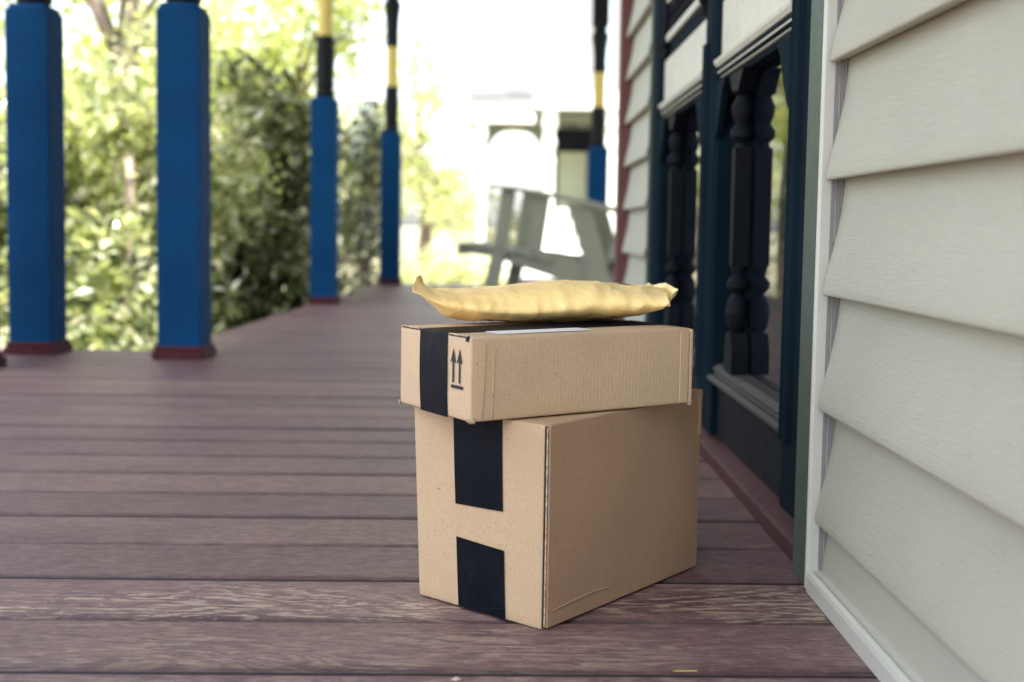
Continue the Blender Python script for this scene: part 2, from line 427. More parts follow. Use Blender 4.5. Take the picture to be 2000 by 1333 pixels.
def siding(y0, y1, x, z0, n, name, mat, parts=14):
    mb = MB()
    for k in range(n):
        pr = lap_profile(z0 + k*LAP, x); m = len(pr); n0 = len(mb.v)
        for i in range(parts+1):
            y = y0 + (y1-y0)*i/parts
            wv = noise.noise(Vector((y*2.3, k*4.0, x)))*.0012
            wx = noise.noise(Vector((y*1.6, k*4.0+9, x)))*.0010
            for (px, pz) in pr: mb.v.append((px+wx, y, pz+wv))
        for i in range(parts):
            for j in range(m-1):
                a = n0+i*m+j; mb.f.append((a, a+1, a+m+1, a+m))
    o = hb(mb, name, mat, smooth=True, fix=False)
    return o
siding(-3.0, 1.203, HX, .0755, 22, 'siding', M_siding, 40)
# lowest strip and starter moulding at the floor
s0 = MB(); pr = [(HX+.0095, .021), (HX+.0105, .035), (HX+.0135, .055), (HX+.0185, .0772)]
s0.prism(pr + [(HX+.03, .0772), (HX+.03, .021)], -3.0, 1.203, 'y'); hb(s0, 'siding', M_siding)
st = MB(); st.prism([(HX-.006, .0), (HX-.006, .017), (HX-.0045, .021), (HX-.001, .0235), (HX+.003, .0225), (HX+.0135, .0235), (HX+.0135, 0)], -3.0, 1.206, 'y')
hb(st, 'starter_strip', M_cream, smooth=False, bevel=.0008)
# sheathing behind everything (keeps light out)
bk = MB(); bk.box(.372, -3.0, -.5, .52, 1.273, 2.72); bk.box(.40, 1.273, -.5, .52, 2.74, 2.72); bk.box(.372, 2.74, -.5, .52, 3.30, 3.0)
bk.box(.52, 3.20, -.5, 2.6, 3.34, 2.72)
hb(bk, 'wall', M_navy2)
light_blocker = MB(); light_blocker.box(.06, -3.0, -.5, .325, -.45, 2.71); hb(light_blocker, 'light_blocker', M_siding2)  # unseen box added behind the camera to block light from the right
# corner channel: cream nosing with ribs in its throat
ch = MB(); ch.prism([(HX-.004, 1.2062), (HX-.0062, 1.2085), (HX-.0062, 1.2125), (HX-.004, 1.2150), (HX+.03, 1.2150), (HX+.03, 1.2062)], .003, 2.70, 'z')
hb(ch, 'corner_channel', M_cream, bevel=.001)
ri = MB()
for d in (.006, .012, .018, .024): ri.prism([(HX+d, 1.2033), (HX+d+.003, 1.2033), (HX+d+.003, 1.2062), (HX+d, 1.2062)], .025, 2.70, 'z')
hb(ri, 'channel_rib', M_rib)
# sage casing board
cs = MB(); cs.box(.3255, 1.2153, .002, .372, 1.271, 2.70); hb(cs, 'door_casing', M_sage, bevel=.0015)
# threshold: oxblood sill with sloped top
th = MB(); th.prism([(.336, 0), (.336, .020), (.341, .024), (.372, .040), (.395, .040), (.395, 0)], 1.2725, 2.735, 'y')
hb(th, 'threshold', M_redsill, bevel=.002)

Z0D, Z1D = .041, 2.05
def turned_spindle(y, x, z0, z1):
    mb = MB(); s = .0125
    H = z1 - z0
    mb.box(x-s, y-s, z0+.075*H/.48, x+s, y+s, z0+.10*H/.48)
    # vase at the bottom, long square centre, beads and corbel at the top
    mb.prism([(y-.030, z0), (y+.030, z0), (y+.030, z0+.035), (y+.018, z0+.062), (y-.018, z0+.062), (y-.030, z0+.035)], x-.013, x+.013, 'x')
    mb.lathe([(0.0101, z0+.062), (0.0158, z0+.075), (0.0187, z0+.092), (0.0158, z0+.110), (0.0086, z0+.122), (0.0173, z0+.132), (0.0173, z0+.140), (0.0094, z0+.150), (0.0130, z0+.165)], x, y, 20)
    mb.box(x-s, y-s, z0+.165, x+s, y+s, z0+.345)
    mb.lathe([(0.0122, z0+.345), (0.0094, z0+.352), (0.0180, z0+.362), (0.0180, z0+.372), (0.0108, z0+.382), (0.0158, z0+.395), (0.0173, z0+.408), (0.0101, z0+.424), (.02, z0+.43)], x, y, 20)
    mb.prism([(y-.020, z0+.43), (y+.020, z0+.43), (y+.055, z1), (y-.055, z1)], x-.013, x+.013, 'x')
    return mb
def door(ya, yb, near_stile, far_stile):
    """one screen door leaf between ya (near) and yb (far), hung in the plane x = .345 to .372"""
    D = empty('screen_door', ((.36)-HX, (ya+yb)/2-HY, Z0D)); D.parent = house
    oa, ob = ya+near_stile, yb-far_stile          # opening between the stiles
    for (a, b) in ((ya, oa), (ob, yb)):
        m = MB(); m.box(.345, a, Z0D, .375, b, Z1D)
        hb(m, 'stile', M_navy, D, bevel=.002)
    for a, sgn in ((oa, -1), (ob, 1)):             # raised moulding along the opening side of each stile
        m = MB(); c = a + sgn*.026
        m.prism([(.3448, c-.024), (.339, c-.018), (.337, c-.006), (.341, c), (.337, c+.008), (.339, c+.018), (.3448, c+.022)], .128, .70 if sgn < 0 else 1.4, 'z')
        hb(m, 'stile_moulding', M_navy, D)
    m = MB(); m.box(.3565, oa, Z0D, .372, ob, .140); hb(m, 'kick_panel', M_navy2, D)
    m = MB(); m.prism([(.340, .133), (.338, .139), (.344, .143), (.350, .1435), (.350, .149), (.346, .153), (.356, .160), (.3755, .162), (.3755, .133)], oa-.006, ob+.006, 'y')
    hb(m, 'sill_moulding', M_taupe2, D, bevel=.0006)
    m = MB(); m.box(.376, oa, .145, .379, ob, .655); hb(m, 'glass', M_glass, D)
    # light lock rail with stepped moulding hanging over the opening
    m = MB(); m.box(.3475, oa, .6555, .372, ob, .752); hb(m, 'lock_rail', M_taupe, D, bevel=.001)
    m = MB(); m.prism([(.337, .652), (.336, .657), (.3472, .660), (.3472, .646), (.341, .6465)], oa-.008, ob+.008, 'y')
    hb(m, 'rail_nosing', M_taupe, D)
    m = MB(); m.prism([(.343, .640), (.343, .6455), (.3755, .6455), (.3755, .622), (.355, .622), (.352, .630), (.348, .632)], oa, ob, 'y')
    hb(m, 'rail_moulding', M_navy, D)
    m = MB(); m.prism([(.3425, .6355), (.341, .638), (.3425, .6385)], oa, ob, 'y'); m.prism([(.3480, .6295), (.3465, .631), (.3515, .6290)], oa, ob, 'y')
    hb(m, 'moulding_line', M_taupe, D)
    yc = (oa+ob)/2
    m = turned_spindle(ob - .125, .3600, .162, .622); hb(m, 'spindle', M_navy2, D, smooth=False)
    # small corner brackets under the rail
    for a, s_ in ((oa, 1), (ob, -1)):
        m = MB(); m.prism([(a, .622), (a+s_*.075, .622), (a+s_*.05, .600), (a+s_*.03, .565), (a+s_*.012, .54), (a, .53)], .340, .350, 'x'); hb(m, 'bracket', M_navy, D)
    # fretwork panel above: two light bars with a row of small spools between dark bars
    m = MB(); m.box(.3535, oa, .7525, .372, ob, .790); hb(m, 'fret_bar', M_navy, D)
    m = MB(); m.prism([(.346, .790), (.344, .797), (.346, .806), (.372, .806), (.372, .790)], oa, ob, 'y'); hb(m, 'fret_bar', M_taupe, D)
    m = MB(); n = 11
    for i in range(n):
        y = oa + (ob-oa)*(i+.5)/n; m.lathe([(.005, .806), (.011, .822), (.005, .84), (.011, .858), (.005, .874)], .357, y, 10)
    hb(m, 'spool', M_navy2, D)
    m = MB(); m.prism([(.346, .874), (.344, .881), (.346, .89), (.372, .89), (.372, .874)], oa, ob, 'y'); hb(m, 'fret_bar', M_taupe, D)
    m = MB(); m.box(.3535, oa, .890, .372, ob, .925); hb(m, 'fret_bar', M_navy, D)
    m = MB(); m.prism([(.346, .925), (.344, .932), (.346, .941), (.372, .941), (.372, .925)], oa, ob, 'y'); hb(m, 'fret_bar', M_taupe, D)
    for a, s_ in ((oa, 1), (ob, -1)):
        m = MB(); m.lathe([(.009, .76), (.006, .775), (.012, .785), (.006, .80), (.006, .90), (.012, .91), (.006, .92), (.010, .94)], .345, a+s_*.022, 10); hb(m, 'corner_spindle', M_navy2, D)
    m = MB(); m.box(.376, oa, .806, .379, ob, 2.0); hb(m, 'glass', M_glass, D)
    m = MB(); m.box(.3475, oa, 2.0, .372, ob, Z1D); hb(m, 'lock_rail', M_navy, D)
    return D
door(1.274, 1.985, .147, .070)
door(1.988, 2.655, .070, .05)
m = MB(); m.box(.338, 2.657, .002, .372, 2.735, 2.14); m.box(.338, 1.274, 2.055, .372, 2.656, 2.14); hb(m, 'door_frame', M_navy, bevel=.002)
m = MB(); m.box(.334, 2.7365, .002, .372, 2.762, 2.70); hb(m, 'door_casing', M_sage, bevel=.002)
m = MB()
hg = m; hg.box(.3425, 1.280, .18, .3448, 1.301, .27)
hg.tube([(.3405, 1.2905, .178), (.3405, 1.2905, .272)], .004, 10); hb(hg, 'hinge', M_navy2)
siding(2.763, 3.285, HX, .0755, 22, 'siding', M_siding2, 6)
s1 = MB(); s1.prism(pr + [(HX+.03, .0772), (HX+.03, .0)], 2.763, 3.285, 'y'); hb(s1, 'siding', M_siding2)
rb = MB(); rb.box(.314, 3.286, .002, .372, 3.345, 2.70); hb(rb, 'corner_board', M_redboard, bevel=.002)
# porch roof that shades the floor
rf = MB(); rf.box(-1.50, -.62, 2.72, .52, 9.2, 2.76); rf.box(.52, 3.35, 2.72, 3.0, 9.2, 2.76); hb(rf, 'ceiling', M_ceil)
bm_ = MB(); bm_.box(-1.46, -.60, 2.60, -1.34, 3.26, 2.718); bm_.box(-1.46, 3.265, 2.605, -.80, 3.375, 2.718)
hb(bm_, 'beam', M_cream)
r2 = MB(); r2.prism([(-1.58, 2.761), (3.2, 2.761), (3.2, 4.3), (-1.58, 2.82)], -.66, 9.3, 'y'); hb(r2, 'roof', M_roof)

for nm, shp in (('skirt_board', lambda q: q.box(-3.4, 3.44, -.30, -1.02, 3.47, -.027)), ('skirt_board', lambda q: q.prism([(edge_x(3.47), 3.475), (edge_x(3.47)+.03, 3.475), (edge_x(7.6)+.03, 7.6), (edge_x(7.6), 7.6)], -.30, -.027, 'z')),
                ('skirt_board', lambda q: q.box(-.80, 7.62, -.30, .05, 7.65, -.027)), ('skirt_board', lambda q: q.box(.05, 8.80, -.30, 2.6, 8.83, -.027))):
    q = MB(); shp(q); hb(q, nm, M_red)

# ------------------------------------------------------------------ parcels
def local_box(mb_parent): pass
def soft_box(name, L, W, H, parent, mat, nx=16, seed=0, bulge=.0012, flare=0):
    """closed carton body with slightly bowed panels and soft edges"""
    bm = bmesh.new(); bmesh.ops.create_cube(bm, size=1)
    bmesh.ops.subdivide_edges(bm, edges=bm.edges, cuts=nx, use_grid_fill=True)
    for v in bm.verts:
        x, y, z = v.co.x+.5, v.co.y+.5, v.co.z+.5
        def bow(a, b): return 16*a*(1-a)*b*(1-b)
        n = Vector((0,0,0))
        if x < 1e-4: n.x -= bow(y, z)
        if x > 1-1e-4: n.x += bow(y, z)
        if y < 1e-4: n.y -= bow(x, z)
        if y > 1-1e-4: n.y += bow(x, z)
        if z > 1-1e-4: n.z += bow(x, y)*.3
        wob = noise.noise(Vector((x*2+seed, y*2, z*2)))*.0012 - .0016*max(0, noise.noise(Vector((x*5+seed*2, y*5, z*4)))-.25)
        v.co = Vector((x*L, y*W*(1 + flare*z), z*H)) + n*(bulge+wob)
    me = bpy.data.meshes.new(name); bm.to_mesh(me); bm.free(); me.materials.append(mat)
    for p in me.polygons: p.use_smooth = True
    o = bpy.data.objects.new(name, me); C.objects.link(o); o.parent = parent
    m = o.modifiers.new('bevel', 'BEVEL'); m.width = .0016; m.segments = 2; m.limit_method = 'ANGLE'; m.angle_limit = R(50)
    return o
def panel(mb, face, a0, a1, b0, b1, off0, off1, L=0, W=0, H=0):
    """slab lying on a face of a carton: left = x 0 (a along y), right = y 0 (a along x), top = z H"""
    if face == 'left': mb.box(-off1, a0, b0, -off0, a1, b1)
    if face == 'right': mb.box(a0, -off1, b0, a1, -off0, b1)
    if face == 'top': mb.box(a0, b0, H+off0, a1, b1, H+off1)
def sheet_left(ys, zs, off, L=0, jag=None, ny=6, nz=14, bow=None):
    """thin curved film on the left face following its bow"""
    mb = MB(); (yb0, yb1), (yt0, yt1) = ys; z0, z1 = zs
    th = .00025
    for s in (0, 1):
        for j in range(nz+1):
            t = j/nz; z = z0+(z1-z0)*t
            for i in range(ny+1):
                u = i/ny; y = (yb0+(yt0-yb0)*t)*(1-u) + (yb1+(yt1-yb1)*t)*u
                zz = z + (jag(u, t) if jag else 0)
                mb.v.append((-(bow(y, zz) + off + (th if s else 0)), y, zz))
    n = (ny+1)*(nz+1)
    for j in range(nz):
        for i in range(ny):
            a = j*(ny+1)+i; q = (a, a+1, a+ny+2, a+ny+1)
            mb.f.append(q); mb.f.append(tuple(x+n for x in reversed(q)))
    for i in range(ny):
        mb.f.append((i, i+n, i+1+n, i+1)); a = nz*(ny+1)+i; mb.f.append((a, a+1, a+1+n, a+n))
    for j in range(nz):
        a = j*(ny+1); mb.f.append((a, a+ny+1, a+ny+1+n, a+n)); a += ny; mb.f.append((a, a+n, a+ny+1+n, a+ny+1))
    return mb

# --- lower, larger carton
big = empty('cardboard_box', (.0395, 1.0735, .0012), R(50.5)); tag(big, 'large cardboard box with two lengths of black tape, standing on the porch floor', 'box')
L, W, H = .283, .159, .1955
soft_box('body', L, W, H, big, M_card, 16, 3, flare=.065)
p = MB()                                              # right side panel, its own board with a cut edge, a little proud
for (a0, a1) in ((.0045, L-.0012),):
    n0 = len(p.v); nx, nz = 20, 14
    for s in (0, 1):
        for j in range(nz+1):
            for i in range(nx+1):
                u, t = i/nx, j/nz; x = a0+(a1-a0)*u; z = .001+(H-.0015)*t
                bow_ = 16*u*(1-u)*t*(1-t)*.0012
                p.v.append((x, -(.0006 + (.0030 if s else 0) + bow_ + .0006*noise.noise(Vector((u*3, t*3, 8)))), z))
    n = (nx+1)*(nz+1)
    for j in range(nz):
        for i in range(nx):
            a = j*(nx+1)+i; q = (a, a+1, a+nx+2, a+nx+1); p.f.append(q); p.f.append(tuple(v+n for v in reversed(q)))
    for i in range(nx):
        p.f.append((i, i+n, i+1+n, i+1)); a = nz*(nx+1)+i; p.f.append((a, a+1, a+1+n, a+n))
    for j in range(nz):
        a = j*(nx+1); p.f.append((a, a+nx+1, a+nx+1+n, a+n)); a += nx; p.f.append((a, a+n, a+nx+1+n, a+nx+1))
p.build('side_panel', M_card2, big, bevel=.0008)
e = MB(); e.box(.0008, -.0009, .002, .0042, .0003, H-.002); e.build('panel_seam', M_ink, big)
e = MB(); e.box(.0020, -.0024, .003, .0029, -.0010, H-.003); e.build('corrugated_edge', M_edge, big)
bowL = lambda y, z: 16*(max(0,y)/W)*(1-min(1,y/W))*max(0,z/H)*(1-min(1,z/H))*.0012*1.25 + .0002
tp = sheet_left(((.0475, .1085), (.0510, .1140)), (.1052, H+.0003), .0006, bow=bowL, jag=lambda u, t: (1-t)*(-.0018*u+.0008))
tp.build('tape', M_tape, big)
tp = sheet_left(((.0433, .1038), (.0455, .1068)), (.0006, .0680), .0006, bow=bowL, jag=lambda u, t: t*.0032*u)
tp.build('tape', M_tape, big)
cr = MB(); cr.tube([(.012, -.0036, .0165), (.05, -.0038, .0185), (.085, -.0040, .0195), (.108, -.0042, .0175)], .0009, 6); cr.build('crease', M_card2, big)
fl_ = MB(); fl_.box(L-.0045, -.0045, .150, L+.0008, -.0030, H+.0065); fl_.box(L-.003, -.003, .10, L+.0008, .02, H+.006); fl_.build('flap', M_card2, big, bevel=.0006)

# --- upper, flatter carton
top = empty('cardboard_box', (-.030, 1.070, .1985), R(32.6)); tag(top, 'flat cardboard box with black tape and two printed up arrows, on the larger box', 'box')
L2, W2, H2 = .268, .141, .0795
soft_box('body', L2, W2, H2, top, M_card3, 14, 11, .0010)
bowT = lambda y, z: 16*(min(max(0,y)/W2, 1))*(1-min(1,y/W2))*max(0,z/H2)*(1-min(1,max(0,z/H2)))*.0010*1.3 + .0002
tp = sheet_left(((.0410, .0950), (.0425, .0970)), (-.0008, H2-.002), .0005, bow=bowT, nz=10, jag=lambda u, t: 0)
# run the tape over the edge and back along the top
tv = len(tp.v); 
n_t = MB(); ny = 6; th = .0004
path = [(-.0010, H2-.0024), (-.0009, H2-.0010), (-.0002, H2+.0001), (.0012, H2+.0007), (.010, H2+.0010), (.05, H2+.0013), (.12, H2+.0014), (.20, H2+.0013), (L2-.001, H2+.0009)]
for s in (0, 1):
    for (px, pz) in path:
        for i in range(ny+1):
            y = .0425 + (.0970-.0425)*i/ny; n_t.v.append((px - (0 if s else 0), y, pz + (0 if s else -th)))
n = len(path)*(ny+1)
for j in range(len(path)-1):
    for i in range(ny):
        a = j*(ny+1)+i; q = (a, a+1, a+ny+2, a+ny+1); n_t.f.append(q); n_t.f.append(tuple(v+n for v in reversed(q)))
tp.build('tape', M_tape, top); n_t.build('tape', M_tape, top)
# arrows printed beside the tape: two slim up arrows on a bar
ar = MB()
def quad_left(pts, off=.0006):
    k = len(ar.v)
    ar.add([(-(bowT(y, z)+off), y, z) for y, z in pts] + [(-(bowT(y, z)+off+.0001), y, z) for y, z in pts],
           [tuple(range(len(pts))), tuple(range(2*len(pts)-1, len(pts)-1, -1))] + [(i, (i+1) % len(pts), (i+1) % len(pts)+len(pts), i+len(pts)) for i in range(len(pts))])
for yc in (.0303, .0188):
    quad_left([(yc-.0013, .0345), (yc+.0013, .0345), (yc+.0013, .0555), (yc-.0013, .0555)])
    quad_left([(yc-.0046, .0530), (yc, .0552), (yc+.0046, .0530), (yc, .0670)], .0007)
quad_left([(.0128, .0292), (.0336, .0292), (.0336, .0322), (.0128, .0322)])
ar.build('printed_arrows', M_ink, top)
# lid flaps and cut edges at the corners
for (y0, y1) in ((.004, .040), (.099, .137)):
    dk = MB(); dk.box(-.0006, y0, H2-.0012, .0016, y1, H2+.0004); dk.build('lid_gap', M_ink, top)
n_seg = 26
for (y0, y1) in ((.006, .040), (.099, .137)):
    pts = []
    for i in range(n_seg+1):
        t = i/n_seg; pts.append((-.0004 + .0006*math.sin(i*2.1), y0+(y1-y0)*t, H2+.0006+.0005*math.sin(i*1.7)))
    ed = MB(); ed.tube(pts, .0008, 5); ed.build('corrugated_edge', M_edge, top)
ho = MB(); ho.tube([(-.0014, .0052, H2-.004), (-.0014, .0052, H2-.0015), (.0002, .0040, H2+.0004)], .0017, 8); ho.build('corner_hole', M_ink, top)
# crease slivers on the long side, near both ends, and a proud end flap at the far right
for (x0, x1, zt, zb) in ((.0125, .0150, H2-.006, .004), (.0235, .0255, H2-.012, .001)):
    cs_ = MB(); cs_.prism([(x0+.002, zt), (x1+.002, zt), (x1-.002, zb), (x0-.001, zb)], -.0010, -.0003, 'y'); cs_.build('crease', M_card, top, bevel=.0004)
f2 = MB(); f2.box(L2-.0150, -.0026, .0015, L2-.0035, -.0006, H2-.003); f2.build('flap', M_card3, top, bevel=.0006)
f3 = MB(); f3.box(L2-.0022, -.0034, -.0008, L2+.0012, .006, H2-.001); f3.build('flap', M_card3, top, bevel=.0008)
for (x, y, z, s) in ((-.0012, .0000, .0008, .0024), (-.0012, .1385, .0012, .0018), (-.001, .1395, H2-.010, .0018)):
    pass
# crushed, torn paper at the lower near corner and the lower far end
for (pts) in ([(-.0022, -.0006, .0035), (-.0026, .0030, .0008), (.0004, .0020, -.0016), (.0040, -.0024, -.0010), (.0018, -.0026, .0042), (-.0006, -.0030, .0010)],
              [(L2-.003, -.0036, .0022), (L2+.0016, -.0038, .0030), (L2+.0022, .0010, .0012), (L2+.0004, -.0030, -.0018), (L2-.004, -.0028, -.0010)],
              [(-.0020, W2-.003, .0030), (-.0018, W2+.0012, .0034), (.0022, W2+.0010, -.0012), (-.0016, W2-.0020, -.0014)]):
    bmc = bmesh.new()
    for q in pts: bmc.verts.new(q)
    bmesh.ops.convex_hull(bmc, input=bmc.verts)
    mec = bpy.data.meshes.new('torn_corner'); bmc.to_mesh(mec); bmc.free(); mec.materials.append(M_edge)
    oc = bpy.data.objects.new('torn_corner', mec); C.objects.link(oc); oc.parent = top
# shipping label under the envelope
lb = MB(); lb.box(.045, .012, H2+.0006, .165, .040, H2+.0010); 
lb = MB(); lb.box(.040, .0130, H2+.0007, .150, .040, H2+.0011); lb.build('shipping_label', M_label, top)

# --- padded envelope on top
env = empty('padded_envelope', (.045, 1.285, .2795), R(9)); tag(env, 'crumpled yellow padded envelope lying on top of the flat box', 'envelope')
def env_pt(u, v, side):
    """u along the length -1..1, v across -1..1, side +1 top, -1 underside"""
    LX, WY = .137, .080
    f = min(1, (1-abs(u))/.16); fl = f*f*(3-2*f)                # 0 at the sealed ends
    thick = (max(0, 1-abs(v)**2.6))**.55
    # heights of the upper and lower skins at the crown, above the box top
    topz = .0355 + .0065*math.exp(-((u-.25)/.45)**2) - .004*math.exp(-((u+.75)/.3)**2)
    botz = .0003 + .020*max(0, (u-.45)/.55)**1.5 + .010*max(0, (-u-.66)/.34)**1.4
    seam = .0165 + .010*max(0, (u-.1)/.9)**1.3 + .003*math.sin(u*5)
    z = seam + ((topz-seam) if side > 0 else (botz-seam))*thick*fl
    z += side*.0006
    x = u*LX*(1 - .02*abs(v)); y = v*WY*(1-.06*(1-fl)*0)
    P_ = Vector((u*2.3 + v*.5, v*1.3 - u*.3, 4.0 if side > 0 else 9.0))
    ridge = 1-abs(noise.noise(P_*1.3)*2); ridge2 = 1-abs(noise.noise(P_*3.1)*2)
    amp = thick*fl
    z += side*amp*(.0030*(ridge-.7) + .0009*(ridge2-.7))
    e2 = noise.noise(Vector((u*6, v*6, 2)))
    y += .0028*noise.noise(Vector((u*4, v*1.0, 7))) + .0014*noise.noise(Vector((u*13, v, 17)))
    z += (1-thick)*.0022*noise.noise(Vector((u*9, v, 1.0)))
    # left end: sealed flap curled upwards; right end: crimped flap folding down at the near corner
    sm = lambda q: (lambda c: c*c*(3-2*c))(min(1, max(0, q)))
    if u < -.84:
        t = (-u-.84)/.16; tt = t**1.15
        xe = -.153 + .017*sm((v+1)/.9); ze = .0275 + .0205*math.exp(-((v+.50)/.46)**2) + .003*e2
        x = x*(1-tt) + xe*tt; z = z*(1-tt) + (ze + side*.0005)*tt + .004*math.sin(t*math.pi)*noise.noise(Vector((t*2, v*3, 5)))
    if u > .84:
        t = (u-.84)/.16
        xe = .114 + .026*sm((v+1)/.55); ze = .019 + .019*sm((v+1)/.45) + .0022*math.sin(v*5+1) + .0012*e2
        x = x*(1-t) + xe*t; z = z*(1-t) + (ze + side*.0005)*t + .005*math.sin(t*math.pi)*noise.noise(Vector((t*2, v*3, 25)))
    return (x, y, z)
eb = MB(); NU, NV = 150, 70
for side in (1, -1):
    for i in range(NU+1):
        for j in range(NV+1):
            # denser towards the rims
            u = -1+2*i/NU; v_ = math.sin((-1+2*j/NV)*math.pi/2)
            eb.v.append(env_pt(u, v_, side))
NN = (NU+1)*(NV+1)
for i in range(NU):
    for j in range(NV):
        a = i*(NV+1)+j; q = (a, a+NV+1, a+NV+2, a+1); eb.f.append(q); eb.f.append(tuple(x+NN for x in reversed(q)))
for i in range(NU):
    a = i*(NV+1); eb.f.append((a, a+NN, a+NV+1+NN, a+NV+1)); a += NV; eb.f.append((a, a+NV+1, a+NV+1+NN, a+NN))
for j in range(NV):
    eb.f.append((j, j+1, j+1+NN, j+NN)); a = NU*(NV+1)+j; eb.f.append((a, a+NN, a+1+NN, a+1))
eo = eb.build('body', M_kraft, env, smooth=True)
M_strip = paint('grey_seal_strip', (.45, .47, .55), .3, .1, .1)
ss = MB(); ns = 16
for s in (0, 1):
    for i in range(ns+1):
        v_ = -.1 + .95*i/ns
        for u in (.60, .70):
            q = env_pt(u, v_, 1); ss.v.append((q[0], q[1], q[2] + .0006 + (.0004 if s else 0)))
n = (ns+1)*2
for i in range(ns):
    q = (2*i, 2*i+1, 2*i+3, 2*i+2); ss.f.append(q); ss.f.append(tuple(x+n for x in reversed(q)))
    ss.f.append((2*i, 2*i+2, 2*i+2+n, 2*i+n)); ss.f.append((2*i+1, 2*i+1+n, 2*i+3+n, 2*i+3))
ss.build('seal_strip', M_strip, env)

# ------------------------------------------------------------------ garden chair
chair = empty('garden_chair', (0, 6.5, 0.0008), R(-15)); tag(chair, 'sage green wooden garden chair with sloping arms, turned sideways on the far porch', 'chair')
CW, TH = .52, .030
def sp(px, py): return ((px-988)/349/.966, (577-py)/349)
def side_board(poly, y0, name, th=TH, bevel=.003):
    m = MB(); m.prism([sp(*q) for q in poly], y0, y0+th, 'y'); return m.build(name, M_chair, chair, bevel=bevel)
for y0 in (0, CW-TH):
    side_board([(979, 369), (1006, 371), (993, 470), (970, 576.8), (942, 576.8), (964, 480)], y0, 'front_leg')
    side_board([(1104, 396), (1150, 402), (1172, 480), (1196, 576.8), (1160, 576.8), (1134, 490)], y0-.001, 'rear_leg')
    if y0 == 0: side_board([(1043, 380), (1071, 386), (1057, 490), (1032, 488)], y0+.002, 'arm_support')
    yo = y0 + (TH if y0 == 0 else -TH)
    side_board([(891, 477), (925, 478), (965, 484), (1055, 493), (1133, 505), (1190, 524), (1190, 562), (1155, 556), (1090, 543), (1020, 522), (960, 502), (891, 495)], yo, 'seat_rail')
    m = MB(); yc = y0 + TH/2
    a0 = sp(957, 361); a1 = sp(1010, 366); a2 = sp(1110, 385); a3 = sp(1236, 416)
    t_ = .022
    m.prism([a0, a1, a2, a3, (a3[0], a3[1]-t_), (a2[0], a2[1]-t_), (a1[0], a1[1]-t_), (a0[0], a0[1]-t_*.8)], yc-.065, yc+.065, 'y')
    m.build('arm', M_chair, chair, bevel=.004)
ns = 6
for i in range(ns):
    u0, u1 = i/ns, (i+.86)/ns
    ax, az = -.28 + .55*u0, .292 - .055*u0**1.5*1.6; bx, bz = -.28 + .55*u1, .292 - .055*u1**1.5*1.6
    m = MB(); m.prism([(ax, az), (bx, bz), (bx, bz-.02), (ax, az-.02)], .0, CW, 'y'); m.build('seat_slat', M_chair, chair, bevel=.003)
b0, b1 = sp(1166, 540), sp(1243, 300)
for i in range(6):
    y0 = .035 + i*(CW-.07)/6; yy = y0 + (CW-.07)/6 - .012
    hh = 1 + .06*math.sin((i+.5)/6*math.pi)
    tx = b0[0] + (b1[0]-b0[0])*hh; tz = b0[1] + (b1[1]-b0[1])*hh
    m = MB(); m.prism([b0, (tx, tz), (tx+.024, tz-.005), (b0[0]+.024, b0[1]-.005)], y0, yy, 'y'); m.build('back_slat', M_chair, chair, bevel=.003)
m = MB(); q = sp(1232, 400); m.box(q[0], .02, q[1]-.03, q[0]+.04, CW-.02, q[1]+.04); m.build('back_rail', M_chair, chair, bevel=.003); m = MB(); q = sp(1196, 520); m.box(q[0], .02, q[1]-.03, q[0]+.03, CW-.02, q[1]+.05); m.build('back_rail', M_chair, chair, bevel=.003)
m = MB(); m.box(-.283, 0.0, .222, -.262, CW, .270); m.build('seat_apron', M_chair, chair, bevel=.003)

# ------------------------------------------------------------------ neighbour's house
NY = 21.0; nb = empty('neighbour_house', (3.0, NY, -.5)); tag(nb, 'white two storey house with an arched column porch far behind the chair', 'house')
def np_(px, py, Y=NY): return ((px-993)*Y/2270, .38 + (446-py)*Y/2270)
def nbx(name, mat, px0, py0, px1, py1, d0, d1, **k):
    x0, z1 = np_(px0, py0); x1, z0 = np_(px1, py1); m = MB(); m.box(x0, d0, z0, x1, d1, z1)
    m.v = [(x-3.0, y-NY, z+.5) for x, y, z in m.v]; return m.build(name, mat, nb, **k)
nbx('wall', M_palewall, 915, -420, 1560, 186, 21.6, 29)                 # upper storey
nbx('wall', M_palewall, 1175, 186, 1560, 541, 22.6, 29)
nbx('wall', M_navy2, 1086, 236, 1174, 541, 22.9, 29)                 # near-black wall paints in the shade of the door recess
d_ = nbx('door', M_chair, 1102, 285, 1162, 500, 22.84, 22.9)
w1 = nbx('window', M_palewall, 980, 78, 1064, 188, 21.54, 21.6); 
def sub(parent, name, mat, px0, py0, px1, py1, d0, d1):
    x0, z1 = np_(px0, py0); x1, z0 = np_(px1, py1); m = MB(); m.box(x0-3.0, d0-NY, z0+.5, x1-3.0, d1-NY, z1+.5); return m.build(name, mat, parent)
sub(w1, 'pane', M_greywin2, 988, 86, 1056, 180, 21.52, 21.54)
nbx('shutter', M_greywin, 1176, -60, 1198, 190, 21.52, 21.6); nbx('shutter', M_greywin, 1300, -60, 1322, 190, 21.52, 21.6)
nbx('porch_roof', M_palewall, 918, 204, 1045, 232, 20.4, 22.5); nbx('fascia', M_white, 916, 233, 1045, 249, 20.35, 22.5); nbx('porch_roof', M_white, 1046, 189, 1420, 222, 20.3, 22.6)
nbx('valance', M_shadegreen, 1044, 223, 1420, 246, 20.6, 20.7)
